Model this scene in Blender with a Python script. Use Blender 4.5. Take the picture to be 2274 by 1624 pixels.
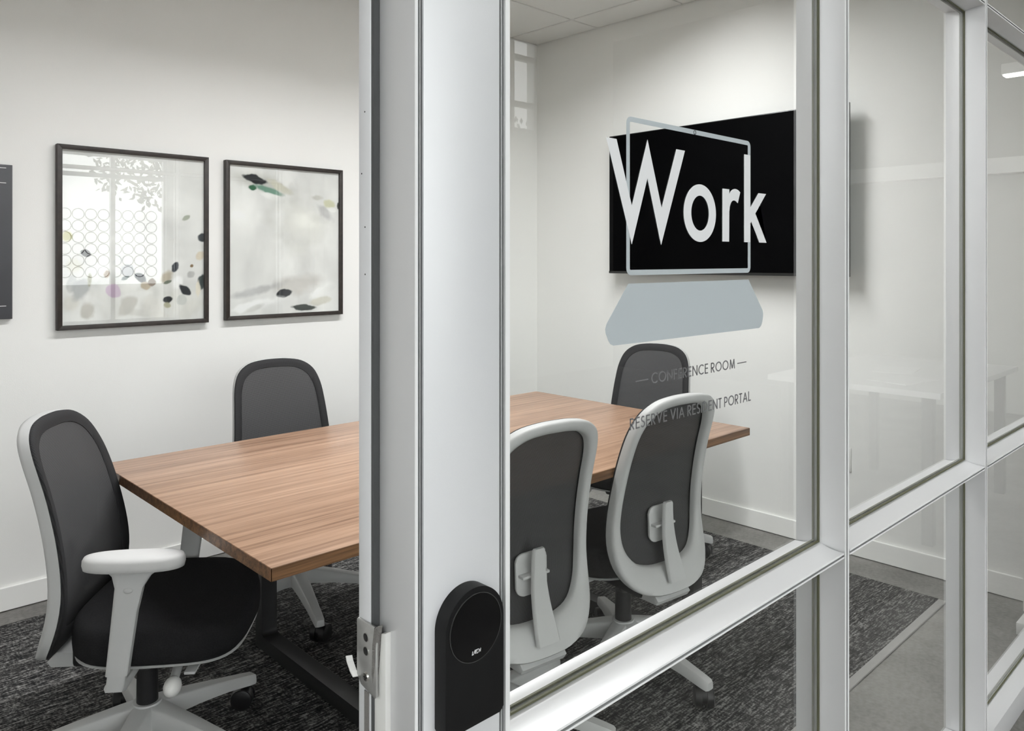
import bpy, bmesh, math, random
import numpy as np
from mathutils import Vector, Matrix

for o in list(bpy.data.objects):
    bpy.data.objects.remove(o, do_unlink=True)
scene = bpy.context.scene
COL = scene.collection
R = math.radians
random.seed(7)

# ------------------------------------------------------------------ camera
cam_data = bpy.data.cameras.new('camera')
cam = bpy.data.objects.new('camera', cam_data)
COL.objects.link(cam)
cam.location = (0.0, 0.0, 1.37)
cam.rotation_euler = (R(90), 0, R(-43.776))
cam_data.sensor_fit = 'HORIZONTAL'
cam_data.sensor_width = 36.0
cam_data.lens = 36.0 * 1718.0 / 2274.0
cam_data.shift_x = 0.0
cam_data.shift_y = -(812.0 - 578.0) / 2274.0
cam_data.clip_start = 0.02
cam_data.clip_end = 200
scene.camera = cam

# ------------------------------------------------------------------ light / exposure
SKY_STRENGTH = 4.9
ROOM_LAMP = 76.0
LOBBY_LAMP = 8.0
world = bpy.data.worlds.new('sky')
scene.world = world
world.use_nodes = True
bg = world.node_tree.nodes['Background']
bg.inputs['Color'].default_value = (0.975, 0.988, 1.0, 1)
bg.inputs['Strength'].default_value = SKY_STRENGTH
vs = scene.view_settings
vs.view_transform = 'Standard'
vs.look = 'None'
vs.exposure = 0.02
vs.gamma = 1.0
vs.use_curve_mapping = False

# ------------------------------------------------------------------ materials
def srgb(r, g, b):
    f = lambda c: (c / 255 / 12.92) if c / 255 <= 0.04045 else ((c / 255 + 0.055) / 1.055) ** 2.4
    return (f(r), f(g), f(b), 1.0)

MATS = {}
def new_mat(name):
    m = bpy.data.materials.new(name)
    m.use_nodes = True
    nt = m.node_tree
    for n in list(nt.nodes):
        nt.nodes.remove(n)
    out = nt.nodes.new('ShaderNodeOutputMaterial')
    MATS[name] = m
    return m, nt, out

def principled(name, color, rough=0.5, metal=0.0, bump=0.0, bump_scale=200.0, var=0.0, var_scale=6.0, spec=0.5, coat=0.0):
    m, nt, out = new_mat(name)
    b = nt.nodes.new('ShaderNodeBsdfPrincipled')
    b.inputs['Base Color'].default_value = color
    b.inputs['Roughness'].default_value = rough
    b.inputs['Metallic'].default_value = metal
    b.inputs['Specular IOR Level'].default_value = spec
    b.inputs['Coat Weight'].default_value = coat
    tc = nt.nodes.new('ShaderNodeTexCoord')
    if var > 0:
        n = nt.nodes.new('ShaderNodeTexNoise')
        n.inputs['Scale'].default_value = var_scale
        n.inputs['Detail'].default_value = 6
        nt.links.new(tc.outputs['Object'], n.inputs['Vector'])
        cr = nt.nodes.new('ShaderNodeValToRGB')
        c = color
        cr.color_ramp.elements[0].position = 0.3
        cr.color_ramp.elements[1].position = 0.7
        cr.color_ramp.elements[0].color = (c[0] * (1 - var), c[1] * (1 - var), c[2] * (1 - var), 1)
        cr.color_ramp.elements[1].color = (min(1, c[0] * (1 + var)), min(1, c[1] * (1 + var)), min(1, c[2] * (1 + var)), 1)
        nt.links.new(n.outputs['Fac'], cr.inputs['Fac'])
        nt.links.new(cr.outputs['Color'], b.inputs['Base Color'])
    if bump > 0:
        n2 = nt.nodes.new('ShaderNodeTexNoise')
        n2.inputs['Scale'].default_value = bump_scale
        n2.inputs['Detail'].default_value = 3
        nt.links.new(tc.outputs['Object'], n2.inputs['Vector'])
        bp = nt.nodes.new('ShaderNodeBump')
        bp.inputs['Strength'].default_value = bump
        bp.inputs['Distance'].default_value = 0.002
        nt.links.new(n2.outputs['Fac'], bp.inputs['Height'])
        nt.links.new(bp.outputs['Normal'], b.inputs['Normal'])
    nt.links.new(b.outputs['BSDF'], out.inputs['Surface'])
    return m

def emission(name, color, strength):
    m, nt, out = new_mat(name)
    e = nt.nodes.new('ShaderNodeEmission')
    e.inputs['Color'].default_value = color
    e.inputs['Strength'].default_value = strength
    nt.links.new(e.outputs['Emission'], out.inputs['Surface'])
    return m

def glass(name, tint, f0=0.04):
    # thin clear glazing: straight-through transmission plus Schlick Fresnel mirror reflection
    m, nt, out = new_mat(name)
    N, L = nt.nodes.new, nt.links.new
    geo = N('ShaderNodeNewGeometry')
    dot = N('ShaderNodeVectorMath'); dot.operation = 'DOT_PRODUCT'
    L(geo.outputs['Normal'], dot.inputs[0]); L(geo.outputs['Incoming'], dot.inputs[1])
    ab = N('ShaderNodeMath'); ab.operation = 'ABSOLUTE'; L(dot.outputs['Value'], ab.inputs[0])
    om = N('ShaderNodeMath'); om.operation = 'SUBTRACT'; om.inputs[0].default_value = 1.0; L(ab.outputs[0], om.inputs[1])
    pw = N('ShaderNodeMath'); pw.operation = 'POWER'; L(om.outputs[0], pw.inputs[0]); pw.inputs[1].default_value = 5.0
    ma = N('ShaderNodeMath'); ma.operation = 'MULTIPLY_ADD'; L(pw.outputs[0], ma.inputs[0])
    ma.inputs[1].default_value = 1 - f0; ma.inputs[2].default_value = f0
    tr = N('ShaderNodeBsdfTransparent'); tr.inputs['Color'].default_value = tint
    gl = N('ShaderNodeBsdfGlossy'); gl.inputs['Roughness'].default_value = 0.0; gl.inputs['Color'].default_value = (1, 1, 1, 1)
    mx = N('ShaderNodeMixShader')
    # both faces of the sheet are lumped into its outer face: 2F / (1 + F)
    up = N('ShaderNodeMath'); up.operation = 'MULTIPLY'; L(ma.outputs[0], up.inputs[0]); up.inputs[1].default_value = 2.0
    dn = N('ShaderNodeMath'); dn.operation = 'ADD'; L(ma.outputs[0], dn.inputs[0]); dn.inputs[1].default_value = 1.0
    dv = N('ShaderNodeMath'); dv.operation = 'DIVIDE'; L(up.outputs[0], dv.inputs[0]); L(dn.outputs[0], dv.inputs[1])
    fr = N('ShaderNodeMath'); fr.operation = 'SUBTRACT'; fr.inputs[0].default_value = 1.0; L(geo.outputs['Backfacing'], fr.inputs[1])
    fc = N('ShaderNodeMath'); fc.operation = 'MULTIPLY'; L(dv.outputs[0], fc.inputs[0]); L(fr.outputs[0], fc.inputs[1])
    L(fc.outputs[0], mx.inputs['Fac']); L(tr.outputs[0], mx.inputs[1]); L(gl.outputs[0], mx.inputs[2])
    L(mx.outputs[0], out.inputs['Surface'])
    return m

principled('wall_paint', srgb(238, 238, 235), 0.75, bump=0.12, bump_scale=260, spec=0.25)
principled('trim_paint', srgb(240, 240, 237), 0.45, spec=0.4)
principled('ceiling_tile', srgb(236, 236, 233), 0.9, bump=0.5, bump_scale=420, var=0.03, var_scale=120, spec=0.1)
principled('grid_metal', srgb(228, 228, 226), 0.5)
principled('lobby_paint', srgb(226, 227, 224), 0.8, spec=0.2)
principled('lobby_end_paint', srgb(198, 199, 194), 0.8, spec=0.2)
principled('dark_reflection_paint', srgb(44, 45, 47), 0.8, spec=0.2)
principled('aluminium', (0.70, 0.702, 0.71, 1), 0.42, metal=0.35, bump=0.03, bump_scale=900)
principled('post_paint', (0.80, 0.81, 0.83, 1), 0.38, metal=0.15, bump=0.03, bump_scale=700)
principled('channel_dark', (0.075, 0.078, 0.08, 1), 0.5)
principled('edge_highlight', (0.88, 0.885, 0.89, 1), 0.35)  # paler than the aluminium: highlight on thin edges put into the colour
principled('gasket', (0.085, 0.085, 0.045, 1), 0.6)
principled('black_gap', (0.01, 0.01, 0.01, 1), 0.7)
principled('steel', (0.52, 0.52, 0.51, 1), 0.38, metal=0.8, var=0.12, var_scale=60)
principled('chrome', (0.75, 0.74, 0.72, 1), 0.15, metal=1.0)
principled('felt', (0.22, 0.21, 0.2, 1), 0.95, bump=0.9, bump_scale=500)
principled('white_plastic', srgb(232, 232, 229), 0.4)
principled('grey_plastic', (0.53, 0.535, 0.53, 1), 0.48, bump=0.05, bump_scale=1200)
principled('armrest_pad', (0.60, 0.60, 0.595, 1), 0.6, bump=0.05, bump_scale=1500)
principled('black_plastic', (0.012, 0.012, 0.013, 1), 0.42)
principled('seat_fabric', (0.017, 0.017, 0.018, 1), 0.95, bump=0.6, bump_scale=900, var=0.25, var_scale=300, spec=0.15)
principled('frame_wood', (0.022, 0.016, 0.013, 1), 0.5, var=0.4, var_scale=40)
principled('table_steel', (0.02, 0.02, 0.021, 1), 0.5, bump=0.1, bump_scale=1500)
principled('reader_body', (0.006, 0.006, 0.0065, 1), 0.5, spec=0.25)
principled('reader_lens', (0.002, 0.002, 0.0025, 1), 0.04, spec=0.35)
principled('reader_ring', (0.05, 0.05, 0.05, 1), 0.25)
principled('screen', (0.001, 0.001, 0.0012, 1), 0.5, spec=0.02)
principled('tv_plastic', (0.012, 0.012, 0.012, 1), 0.35)
principled('vinyl_white', srgb(232, 233, 235), 0.55)
principled('vinyl_grey', srgb(186, 194, 198), 0.6)
principled('vinyl_dark', srgb(112, 112, 113), 0.6)
principled('poster_dark', srgb(70, 71, 75), 0.6, var=0.08, var_scale=4)
principled('poster_line', srgb(225, 225, 225), 0.6)
principled('rug_binding', (0.38, 0.375, 0.36, 1), 0.85, bump=0.6, bump_scale=500)
principled('white_laminate', srgb(236, 236, 236), 0.35)
principled('paper', srgb(246, 246, 246), 0.8)
principled('bark', (0.06, 0.045, 0.03, 1), 0.9)
principled('leaf', (0.05, 0.075, 0.03, 1), 0.7)
principled('outside_ground', (0.32, 0.32, 0.30, 1), 0.9)
principled('film', srgb(225, 226, 226), 0.7)
glass('glazing', (0.985, 0.99, 0.985, 1), 0.018)
glass('picture_glazing', (0.99, 0.995, 0.99, 1), 0.05)
emission('room_diffuser', (0.985, 0.99, 1.0, 1), ROOM_LAMP)
emission('lobby_diffuser', (1.0, 0.99, 0.97, 1), LOBBY_LAMP)

def mat_concrete():
    m, nt, out = new_mat('concrete')
    N, L = nt.nodes.new, nt.links.new
    tc = N('ShaderNodeTexCoord')
    n1 = N('ShaderNodeTexNoise'); n1.inputs['Scale'].default_value = 2.2; n1.inputs['Detail'].default_value = 9; n1.inputs['Roughness'].default_value = 0.65
    n2 = N('ShaderNodeTexNoise'); n2.inputs['Scale'].default_value = 70; n2.inputs['Detail'].default_value = 4
    L(tc.outputs['Object'], n1.inputs['Vector']); L(tc.outputs['Object'], n2.inputs['Vector'])
    mx = N('ShaderNodeMath'); mx.operation = 'MULTIPLY_ADD'; L(n2.outputs['Fac'], mx.inputs[0]); mx.inputs[1].default_value = 0.35; L(n1.outputs['Fac'], mx.inputs[2])
    cr = N('ShaderNodeValToRGB')
    cr.color_ramp.elements[0].position = 0.48; cr.color_ramp.elements[0].color = (0.135, 0.13, 0.122, 1)
    cr.color_ramp.elements[1].position = 0.86; cr.color_ramp.elements[1].color = (0.31, 0.302, 0.285, 1)
    L(mx.outputs[0], cr.inputs['Fac'])
    b = N('ShaderNodeBsdfPrincipled'); b.inputs['Roughness'].default_value = 0.55; b.inputs['Specular IOR Level'].default_value = 0.3
    L(cr.outputs['Color'], b.inputs['Base Color']); L(b.outputs[0], out.inputs['Surface'])
mat_concrete()

def mat_rug():
    m, nt, out = new_mat('rug_weave')
    N, L = nt.nodes.new, nt.links.new
    tc = N('ShaderNodeTexCoord')
    def noise(sx, sy, scale, detail=2.0):
        mp = N('ShaderNodeMapping'); mp.inputs['Scale'].default_value = (sx, sy, 1)
        L(tc.outputs['Object'], mp.inputs['Vector'])
        n = N('ShaderNodeTexNoise'); n.inputs['Scale'].default_value = scale; n.inputs['Detail'].default_value = detail
        L(mp.outputs[0], n.inputs['Vector'])
        return n.outputs['Fac']
    a = noise(14, 90, 1.6, 3)      # long streaks along X
    b_ = noise(90, 24, 1.4, 3)     # short cross yarns
    c = noise(150, 170, 1.0, 2)    # loop speckle
    d = noise(1.2, 22, 1.0, 3)     # broad bands
    def math_(op, x, y):
        n = N('ShaderNodeMath'); n.operation = op
        for i, v in enumerate((x, y)):
            if isinstance(v, (int, float)): n.inputs[i].default_value = v
            else: L(v, n.inputs[i])
        return n.outputs[0]
    s = math_('ADD', math_('MULTIPLY', a, 0.50), math_('MULTIPLY', b_, 0.22))
    s = math_('ADD', s, math_('MULTIPLY', c, 0.28))
    s = math_('ADD', s, math_('MULTIPLY', d, 0.16))
    cr = N('ShaderNodeValToRGB')
    e = cr.color_ramp.elements
    e[0].position = 0.50; e[0].color = (0.010, 0.010, 0.011, 1)
    e[1].position = 0.70; e[1].color = (0.30, 0.295, 0.285, 1)
    k = e.new(0.585); k.color = (0.055, 0.054, 0.053, 1)
    L(s, cr.inputs['Fac'])
    bp = N('ShaderNodeBump'); bp.inputs['Strength'].default_value = 0.7; bp.inputs['Distance'].default_value = 0.003
    L(s, bp.inputs['Height'])
    b = N('ShaderNodeBsdfPrincipled'); b.inputs['Roughness'].default_value = 0.95; b.inputs['Specular IOR Level'].default_value = 0.1
    L(cr.outputs['Color'], b.inputs['Base Color']); L(bp.outputs[0], b.inputs['Normal']); L(b.outputs[0], out.inputs['Surface'])
mat_rug()

def mat_wood(name, dark, light, mid):
    m, nt, out = new_mat(name)
    N, L = nt.nodes.new, nt.links.new
    tc = N('ShaderNodeTexCoord')
    mp = N('ShaderNodeMapping'); mp.inputs['Scale'].default_value = (0.8, 42, 42)
    L(tc.outputs['Object'], mp.inputs['Vector'])
    n1 = N('ShaderNodeTexNoise'); n1.inputs['Scale'].default_value = 1.4; n1.inputs['Detail'].default_value = 7; n1.inputs['Distortion'].default_value = 0.35
    L(mp.outputs[0], n1.inputs['Vector'])
    mp2 = N('ShaderNodeMapping'); mp2.inputs['Scale'].default_value = (5, 190, 190)
    L(tc.outputs['Object'], mp2.inputs['Vector'])
    n2 = N('ShaderNodeTexNoise'); n2.inputs['Scale'].default_value = 1.6; n2.inputs['Detail'].default_value = 3
    L(mp2.outputs[0], n2.inputs['Vector'])
    ad = N('ShaderNodeMath'); ad.operation = 'MULTIPLY_ADD'; L(n2.outputs['Fac'], ad.inputs[0]); ad.inputs[1].default_value = 0.55; L(n1.outputs['Fac'], ad.inputs[2])
    cr = N('ShaderNodeValToRGB'); e = cr.color_ramp.elements
    e[0].position = 0.52; e[0].color = dark
    e[1].position = 1.0; e[1].color = light
    k = e.new(0.74); k.color = mid
    L(ad.outputs[0], cr.inputs['Fac'])
    b = N('ShaderNodeBsdfPrincipled'); b.inputs['Roughness'].default_value = 0.33; b.inputs['Specular IOR Level'].default_value = 0.45
    L(cr.outputs['Color'], b.inputs['Base Color']); L(b.outputs[0], out.inputs['Surface'])
mat_wood('walnut', (0.19, 0.104, 0.06, 1), (0.47, 0.30, 0.20, 1), (0.33, 0.198, 0.126, 1))
mat_wood('walnut_edge', (0.06, 0.028, 0.012, 1), (0.30, 0.155, 0.07, 1), (0.16, 0.08, 0.036, 1))

def mat_mesh(name, base, hi, clear):
    m, nt, out = new_mat(name)
    N, L = nt.nodes.new, nt.links.new
    tc = N('ShaderNodeTexCoord')
    w1 = N('ShaderNodeTexWave'); w1.wave_type = 'BANDS'; w1.bands_direction = 'X'; w1.inputs['Scale'].default_value = 95
    w2 = N('ShaderNodeTexWave'); w2.wave_type = 'BANDS'; w2.bands_direction = 'Z'; w2.inputs['Scale'].default_value = 95
    L(tc.outputs['Object'], w1.inputs['Vector']); L(tc.outputs['Object'], w2.inputs['Vector'])
    mu = N('ShaderNodeMath'); mu.operation = 'MULTIPLY'; L(w1.outputs['Fac'], mu.inputs[0]); L(w2.outputs['Fac'], mu.inputs[1])
    cr = N('ShaderNodeValToRGB'); cr.color_ramp.elements[0].color = base; cr.color_ramp.elements[1].color = hi
    L(mu.outputs[0], cr.inputs['Fac'])
    b = N('ShaderNodeBsdfPrincipled'); b.inputs['Roughness'].default_value = 0.8; b.inputs['Specular IOR Level'].default_value = 0.25
    L(cr.outputs['Color'], b.inputs['Base Color'])
    if clear > 0:
        tr = N('ShaderNodeBsdfTransparent'); mx = N('ShaderNodeMixShader'); mx.inputs['Fac'].default_value = 1 - clear
        L(tr.outputs[0], mx.inputs[1]); L(b.outputs[0], mx.inputs[2]); L(mx.outputs[0], out.inputs['Surface'])
    else:
        L(b.outputs[0], out.inputs['Surface'])
mat_mesh('chair_mesh', (0.028, 0.028, 0.029, 1), (0.135, 0.135, 0.139, 1), 0.018)
mat_mesh('chair_mesh_edge', (0.018, 0.018, 0.019, 1), (0.05, 0.05, 0.052, 1), 0.0)

def mat_print():
    m, nt, out = new_mat('art_print')
    N, L = nt.nodes.new, nt.links.new
    at = N('ShaderNodeVertexColor'); at.layer_name = 'pigment'
    b = N('ShaderNodeBsdfPrincipled'); b.inputs['Roughness'].default_value = 0.7; b.inputs['Specular IOR Level'].default_value = 0.2
    L(at.outputs['Color'], b.inputs['Base Color']); L(b.outputs[0], out.inputs['Surface'])
mat_print()

# ------------------------------------------------------------------ helpers
def bx(bm, x0, x1, y0, y1, z0, z1, bev=0.0, seg=2):
    t = bmesh.new()
    v = [t.verts.new((x, y, z)) for x in (x0, x1) for y in (y0, y1) for z in (z0, z1)]
    for f in ((0, 1, 3, 2), (4, 6, 7, 5), (0, 4, 5, 1), (2, 3, 7, 6), (0, 2, 6, 4), (1, 5, 7, 3)):
        t.faces.new([v[i] for i in f])
    if bev > 0:
        bmesh.ops.bevel(t, geom=t.edges[:], offset=bev, segments=seg, affect='EDGES', profile=0.5)
    merge(bm, t)
    return bm

def merge(bm, t, M=None):
    if M is not None:
        t.transform(M)
    bmesh.ops.recalc_face_normals(t, faces=t.faces[:])
    me = bpy.data.meshes.new('tmp'); t.to_mesh(me); t.free()
    bm.from_mesh(me); bpy.data.meshes.remove(me)

def cyl(bm, p0, p1, r0, r1=None, n=20, cap=True):
    r1 = r0 if r1 is None else r1
    p0, p1 = Vector(p0), Vector(p1)
    d = (p1 - p0).normalized()
    u = d.orthogonal().normalized(); w = d.cross(u)
    t = bmesh.new()
    a = [t.verts.new(p0 + r0 * (math.cos(2 * math.pi * i / n) * u + math.sin(2 * math.pi * i / n) * w)) for i in range(n)]
    b = [t.verts.new(p1 + r1 * (math.cos(2 * math.pi * i / n) * u + math.sin(2 * math.pi * i / n) * w)) for i in range(n)]
    for i in range(n):
        t.faces.new((a[i], a[(i + 1) % n], b[(i + 1) % n], b[i]))
    if cap:
        t.faces.new(a[::-1]); t.faces.new(b)
    merge(bm, t)
    return bm

def loft(bm, rings, close=True, cap=True):
    """rings: list of equally long point lists"""
    t = bmesh.new()
    V = [[t.verts.new(p) for p in r] for r in rings]
    n = len(rings[0])
    for i in range(len(V) - 1):
        for j in range(n if close else n - 1):
            k = (j + 1) % n
            t.faces.new((V[i][j], V[i][k], V[i + 1][k], V[i + 1][j]))
    if cap:
        t.faces.new(V[0][::-1]); t.faces.new(V[-1])
    merge(bm, t)
    return bm

def prism(bm, pts, fn0, fn1, bev=0.0):
    """closed 2D outline extruded between two maps 2D->3D"""
    t = bmesh.new()
    a = [t.verts.new(fn0(*p)) for p in pts]; b = [t.verts.new(fn1(*p)) for p in pts]
    n = len(pts)
    for i in range(n):
        t.faces.new((a[i], a[(i + 1) % n], b[(i + 1) % n], b[i]))
    caps = [t.faces.new(a[::-1]), t.faces.new(b)]
    if bev > 0:
        ed = [e for f in caps for e in f.edges]
        bmesh.ops.bevel(t, geom=ed, offset=bev, segments=2, affect='EDGES', profile=0.5)
    bmesh.ops.triangulate(t, faces=[f for f in t.faces if len(f.verts) > 4])
    merge(bm, t)
    return bm

def sphere(bm, c, rx, ry, rz, nu=20, nv=12):
    t = bmesh.new()
    bmesh.ops.create_uvsphere(t, u_segments=nu, v_segments=nv, radius=1.0)
    t.transform(Matrix.Translation(c) @ Matrix.Diagonal((rx, ry, rz, 1)))
    merge(bm, t)
    return bm

def obj(name, bm, mat, parent=None, smooth=None, world=False):
    """one mesh object from a bmesh; world=True: vertices are given in world coordinates"""
    if world and parent is not None:
        loc = Vector((0, 0, 0)); p = parent
        while p is not None:
            loc += p.location; p = p.parent
        bm.transform(Matrix.Translation(-loc))
    me = bpy.data.meshes.new(name)
    bm.to_mesh(me); bm.free()
    me.materials.append(MATS[mat])
    if smooth is not None:
        me.shade_smooth() if hasattr(me, 'shade_smooth') else None
        if smooth < 179:
            me.set_sharp_from_angle(angle=R(smooth))
    o = bpy.data.objects.new(name, me)
    COL.objects.link(o)
    o.parent = parent
    return o

def tag(o, label, cat, group=None):
    o['label'] = label; o['category'] = cat
    if group: o['group'] = group
    return o

def thing(name, label, cat, loc=(0, 0, 0), group=None):
    o = bpy.data.objects.new(name, None); COL.objects.link(o)
    o.location = loc; o.empty_display_size = 0.05
    return tag(o, label, cat, group)

def struct_root(name, loc=(0, 0, 0)):
    o = bpy.data.objects.new(name, None); COL.objects.link(o)
    o.location = loc; o.empty_display_size = 0.05; o['kind'] = 'structure'
    return o

def struct(name, bm, mat, smooth=None):
    o = obj(name, bm, mat, None, smooth); o['kind'] = 'structure'
    return o

def box_obj(name, b, mat, parent=None, bev=0.0, world=True):
    return obj(name, bx(bmesh.new(), *b, bev=bev), mat, parent, 35 if bev else None, world)

B = bmesh.new

# ------------------------------------------------------------------ geometry constants (metres, camera above the origin)
YA, XB = 3.55, 3.629          # back wall face, screen wall face
XL = -0.75                    # room's other side wall
ZC = 2.78                     # room ceiling
ZL = 4.2                      # lobby ceiling
YF, YG, YI = 0.6226, 0.676, 0.719   # partition: front nose, glass, inner nose

# ------------------------------------------------------------------ structure: floors, walls
struct('floor', bx(B(), -3.6, 8.2, -5.2, 3.7, -0.12, 0.0), 'concrete')
struct('wall_back', bx(B(), XL - 0.1, XB + 0.12, YA, YA + 0.12, 0.0, ZL), 'wall_paint')
struct('wall_right', bx(B(), XB, XB + 0.12, 0.80, YA, 0.0, ZL), 'wall_paint')
struct('wall_left', bx(B(), XL - 0.1, XL, 0.72, YA, 0.0, ZL), 'wall_paint')
# return at the end of the screen wall with its low kerb
wr = struct_root('wall_return', (3.58, 0.76, 0))
box_obj('return_wall', (3.53, XB + 0.12, 0.60, 0.80, 0.0, ZL), 'wall_paint', wr)
box_obj('return_kerb', (3.29, 3.53, 0.735, 0.768, 0.0, 0.045), 'trim_paint', wr, bev=0.002)
struct('baseboard_back', bx(B(), XL, XB, YA - 0.012, YA, 0.004, 0.094, bev=0.002), 'trim_paint')
struct('baseboard_right', bx(B(), XB - 0.012, XB, 0.80, YA - 0.012, 0.004, 0.094, bev=0.002), 'trim_paint')
# wall over the glazed front and the strip left of the doorway
struct('wall_front', bx(B(), -3.6, 3.53, 0.63, 0.71, ZC - 0.03, ZL), 'wall_paint')
struct('wall_door_side', bx(B(), -3.6, -0.46, 0.63, 0.71, 0.0, ZC - 0.03), 'wall_paint')

# ------------------------------------------------------------------ room ceiling: lay-in tiles on a T-grid
ceil = struct('ceiling', bx(B(), XL, XB, 0.71, YA, ZC + 0.022, ZC + 0.06), 'black_gap')
gx = [XB] + [3.388 - 0.61 * i for i in range(0, 7)] + [XL]
gy = [YA] + [3.03 - 0.61 * i for i in range(0, 4)] + [0.71]
gx = sorted(gx); gy = sorted(gy)
tile_meshes = {}
def tile(x0, x1, y0, y1):
    w, d = round(x1 - x0 - 0.016, 4), round(y1 - y0 - 0.016, 4)
    if w < 0.03 or d < 0.03: return
    key = (w, d)
    if key not in tile_meshes:
        b = bx(B(), -w / 2, w / 2, -d / 2, d / 2, 0.0, 0.014, bev=0.003, seg=1)
        o = obj('ceiling_tile', b, 'ceiling_tile', ceil); tile_meshes[key] = o.data
    else:
        o = bpy.data.objects.new('ceiling_tile', tile_meshes[key]); COL.objects.link(o); o.parent = ceil
    o.location = ((x0 + x1) / 2, (y0 + y1) / 2, ZC - 0.002)
for i in range(len(gx) - 1):
    for j in range(len(gy) - 1):
        tile(gx[i], gx[i + 1], gy[j], gy[j + 1])
for x in gx[1:-1]:
    box_obj('grid_bar', (x - 0.0075, x + 0.0075, 0.71, YA, ZC + 0.0045, ZC + 0.02), 'grid_metal', ceil)
for y in gy[1:-1]:
    box_obj('grid_bar', (XL, XB, y - 0.0075, y + 0.0075, ZC + 0.004, ZC + 0.0195), 'grid_metal', ceil)

# linear lamp over the table (above the frame)
lamp = thing('linear_ceiling_lamp', 'long white linear lamp running along the ceiling above the wooden table', 'lamp', (1.82, 2.06, ZC), 'linear lamps')
b = B()
for q in ((0.75, 2.90, 1.975, 1.985, ZC - 0.085, ZC - 0.004), (0.75, 2.90, 2.135, 2.145, ZC - 0.085, ZC - 0.004), (0.75, 0.76, 1.985, 2.135, ZC - 0.085, ZC - 0.004),
          (2.89, 2.90, 1.985, 2.135, ZC - 0.085, ZC - 0.004), (0.76, 2.89, 1.985, 2.135, ZC - 0.020, ZC - 0.004)):
    bx(b, *q)
obj('lamp_housing', b, 'white_plastic', lamp, None, True)
box_obj('diffuser', (0.77, 2.88, 1.988, 2.132, ZC - 0.046, ZC - 0.040), 'room_diffuser', lamp)

# ------------------------------------------------------------------ glazed partition
def side_curve(h0, h1, y0, y1, n=7):
    """half width from the thin nose (y0) flaring concavely to the glazing pocket (y1)"""
    return [(h0 + (h1 - h0) * (i / n) ** 2.2, y0 + (y1 - y0) * i / n) for i in range(n + 1)]

def section(h0, h1):
    """closed section (across, depth): two grooved noses, concave flanks, glazing pocket"""
    yo, yi = YG - 0.0068, YG + 0.0068
    g = h0 * 0.40
    right = [(h0, YF)] + side_curve(h0, h1, YF + 0.003, yo)
    right += [(h1, yi)] + [(w, y) for w, y in side_curve(h0, h1, YI - 0.003, yi)[::-1]][1:] + [(h0, YI)]
    nose_f = [(-h0, YF), (-g, YF), (-g, YF + 0.009), (g, YF + 0.009), (g, YF)]
    nose_b = [(g, YI), (g, YI - 0.009), (-g, YI - 0.009), (-g, YI), (-h0, YI)]
    left = [(-w, y) for w, y in right[1:-1][::-1]]
    return nose_f + right + nose_b + left

def mullion(name, xc, z0, z1):
    root = struct_root(name, (xc, YG, 0))
    s = section(0.009, 0.0135)
    b = prism(B(), s, lambda a, y: (xc + a, y, z0), lambda a, y: (xc + a, y, z1))
    obj('mullion_profile', b, 'aluminium', root, 40, True)
    for q in (-1, 1):
        box_obj('nose_edge', (xc + min(q * 0.0036, q * 0.009), xc + max(q * 0.0036, q * 0.009), YF - 0.0006, YF, z0, z1), 'edge_highlight', root)
    for sy in (YF + 0.0085, YI - 0.0095):
        box_obj('nose_reveal', (xc - 0.0035, xc + 0.0035, sy, sy + 0.001, z0, z1), 'channel_dark', root)
    return root

XM1, XM2, XM3 = 1.4795, 2.369, 3.258
mullion('trim_2', XM1, 0.0, ZC - 0.03)
mullion('trim_3', XM2, 0.0, ZC - 0.03)
mullion('trim_4', XM3, 0.0, ZC - 0.03)

def bay(name, x0, x1, hw0=0.0135, hw1=0.0135):
    """one glazed bay between two uprights (x0, x1 = their faces)"""
    root = struct_root(name, ((x0 + x1) / 2, YG, 0))
    def rail(nm, zc, h0, h1):
        s = section(h0, h1)
        b = prism(B(), s, lambda a, y: (x0, y, zc + a), lambda a, y: (x1, y, zc + a))
        o = obj(nm, b, 'aluminium', root, 40, True)
        r = B()
        bx(r, x0, x1, YF + 0.0085, YF + 0.0095, zc - h0 * 0.39, zc + h0 * 0.39)
        obj('nose_reveal', r, 'channel_dark', o, None, True)
        for q in (-1, 1):
            box_obj('nose_edge', (x0, x1, YF - 0.0006, YF, zc + min(q * h0 * 0.4, q * h0), zc + max(q * h0 * 0.4, q * h0)), 'edge_highlight', o)
    rail('middle_rail', 0.8105, 0.005, 0.0135)
    rail('top_rail', 2.062, 0.005, 0.0115)
    box_obj('sill', (x0, x1, YF, YI, 0.0, 0.0715), 'aluminium', root, bev=0.0015)
    box_obj('head_rail', (x0, x1, YF, YI, ZC - 0.07, ZC - 0.03), 'aluminium', root)
    px0, px1 = x0 + hw0 - 0.010, x1 - hw1 + 0.010
    for nm, z0, z1 in (('lower_pane', 0.0725, 0.7965), ('upper_pane', 0.8245, 2.050), ('transom_pane', 2.074, ZC - 0.071)):
        p = box_obj(nm, (px0, px1, YG - 0.003, YG + 0.003, z0, z1), 'glazing', root)
        gx0, gx1 = x0 + 0.0002, x1 - 0.0002
        for s, ya, yb in ((-1, YG - 0.0066, YG - 0.0034), (1, YG + 0.0034, YG + 0.0066)):
            b = B(); w = 0.0045
            bx(b, gx0, gx0 + w, ya, yb, z0, z1); bx(b, gx1 - w, gx1, ya, yb, z0, z1)
            bx(b, gx0 + w, gx1 - w, ya, yb, z0 + 0.0002, z0 + 0.0030); bx(b, gx0 + w, gx1 - w, ya, yb, z1 - 0.0030, z1 - 0.0002)
            obj('gasket', b, 'gasket', p, None, True)
    return root
XP1 = 0.592
bay('window_1', XP1, XM1 - 0.0135, 0.010, 0.0135)
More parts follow.
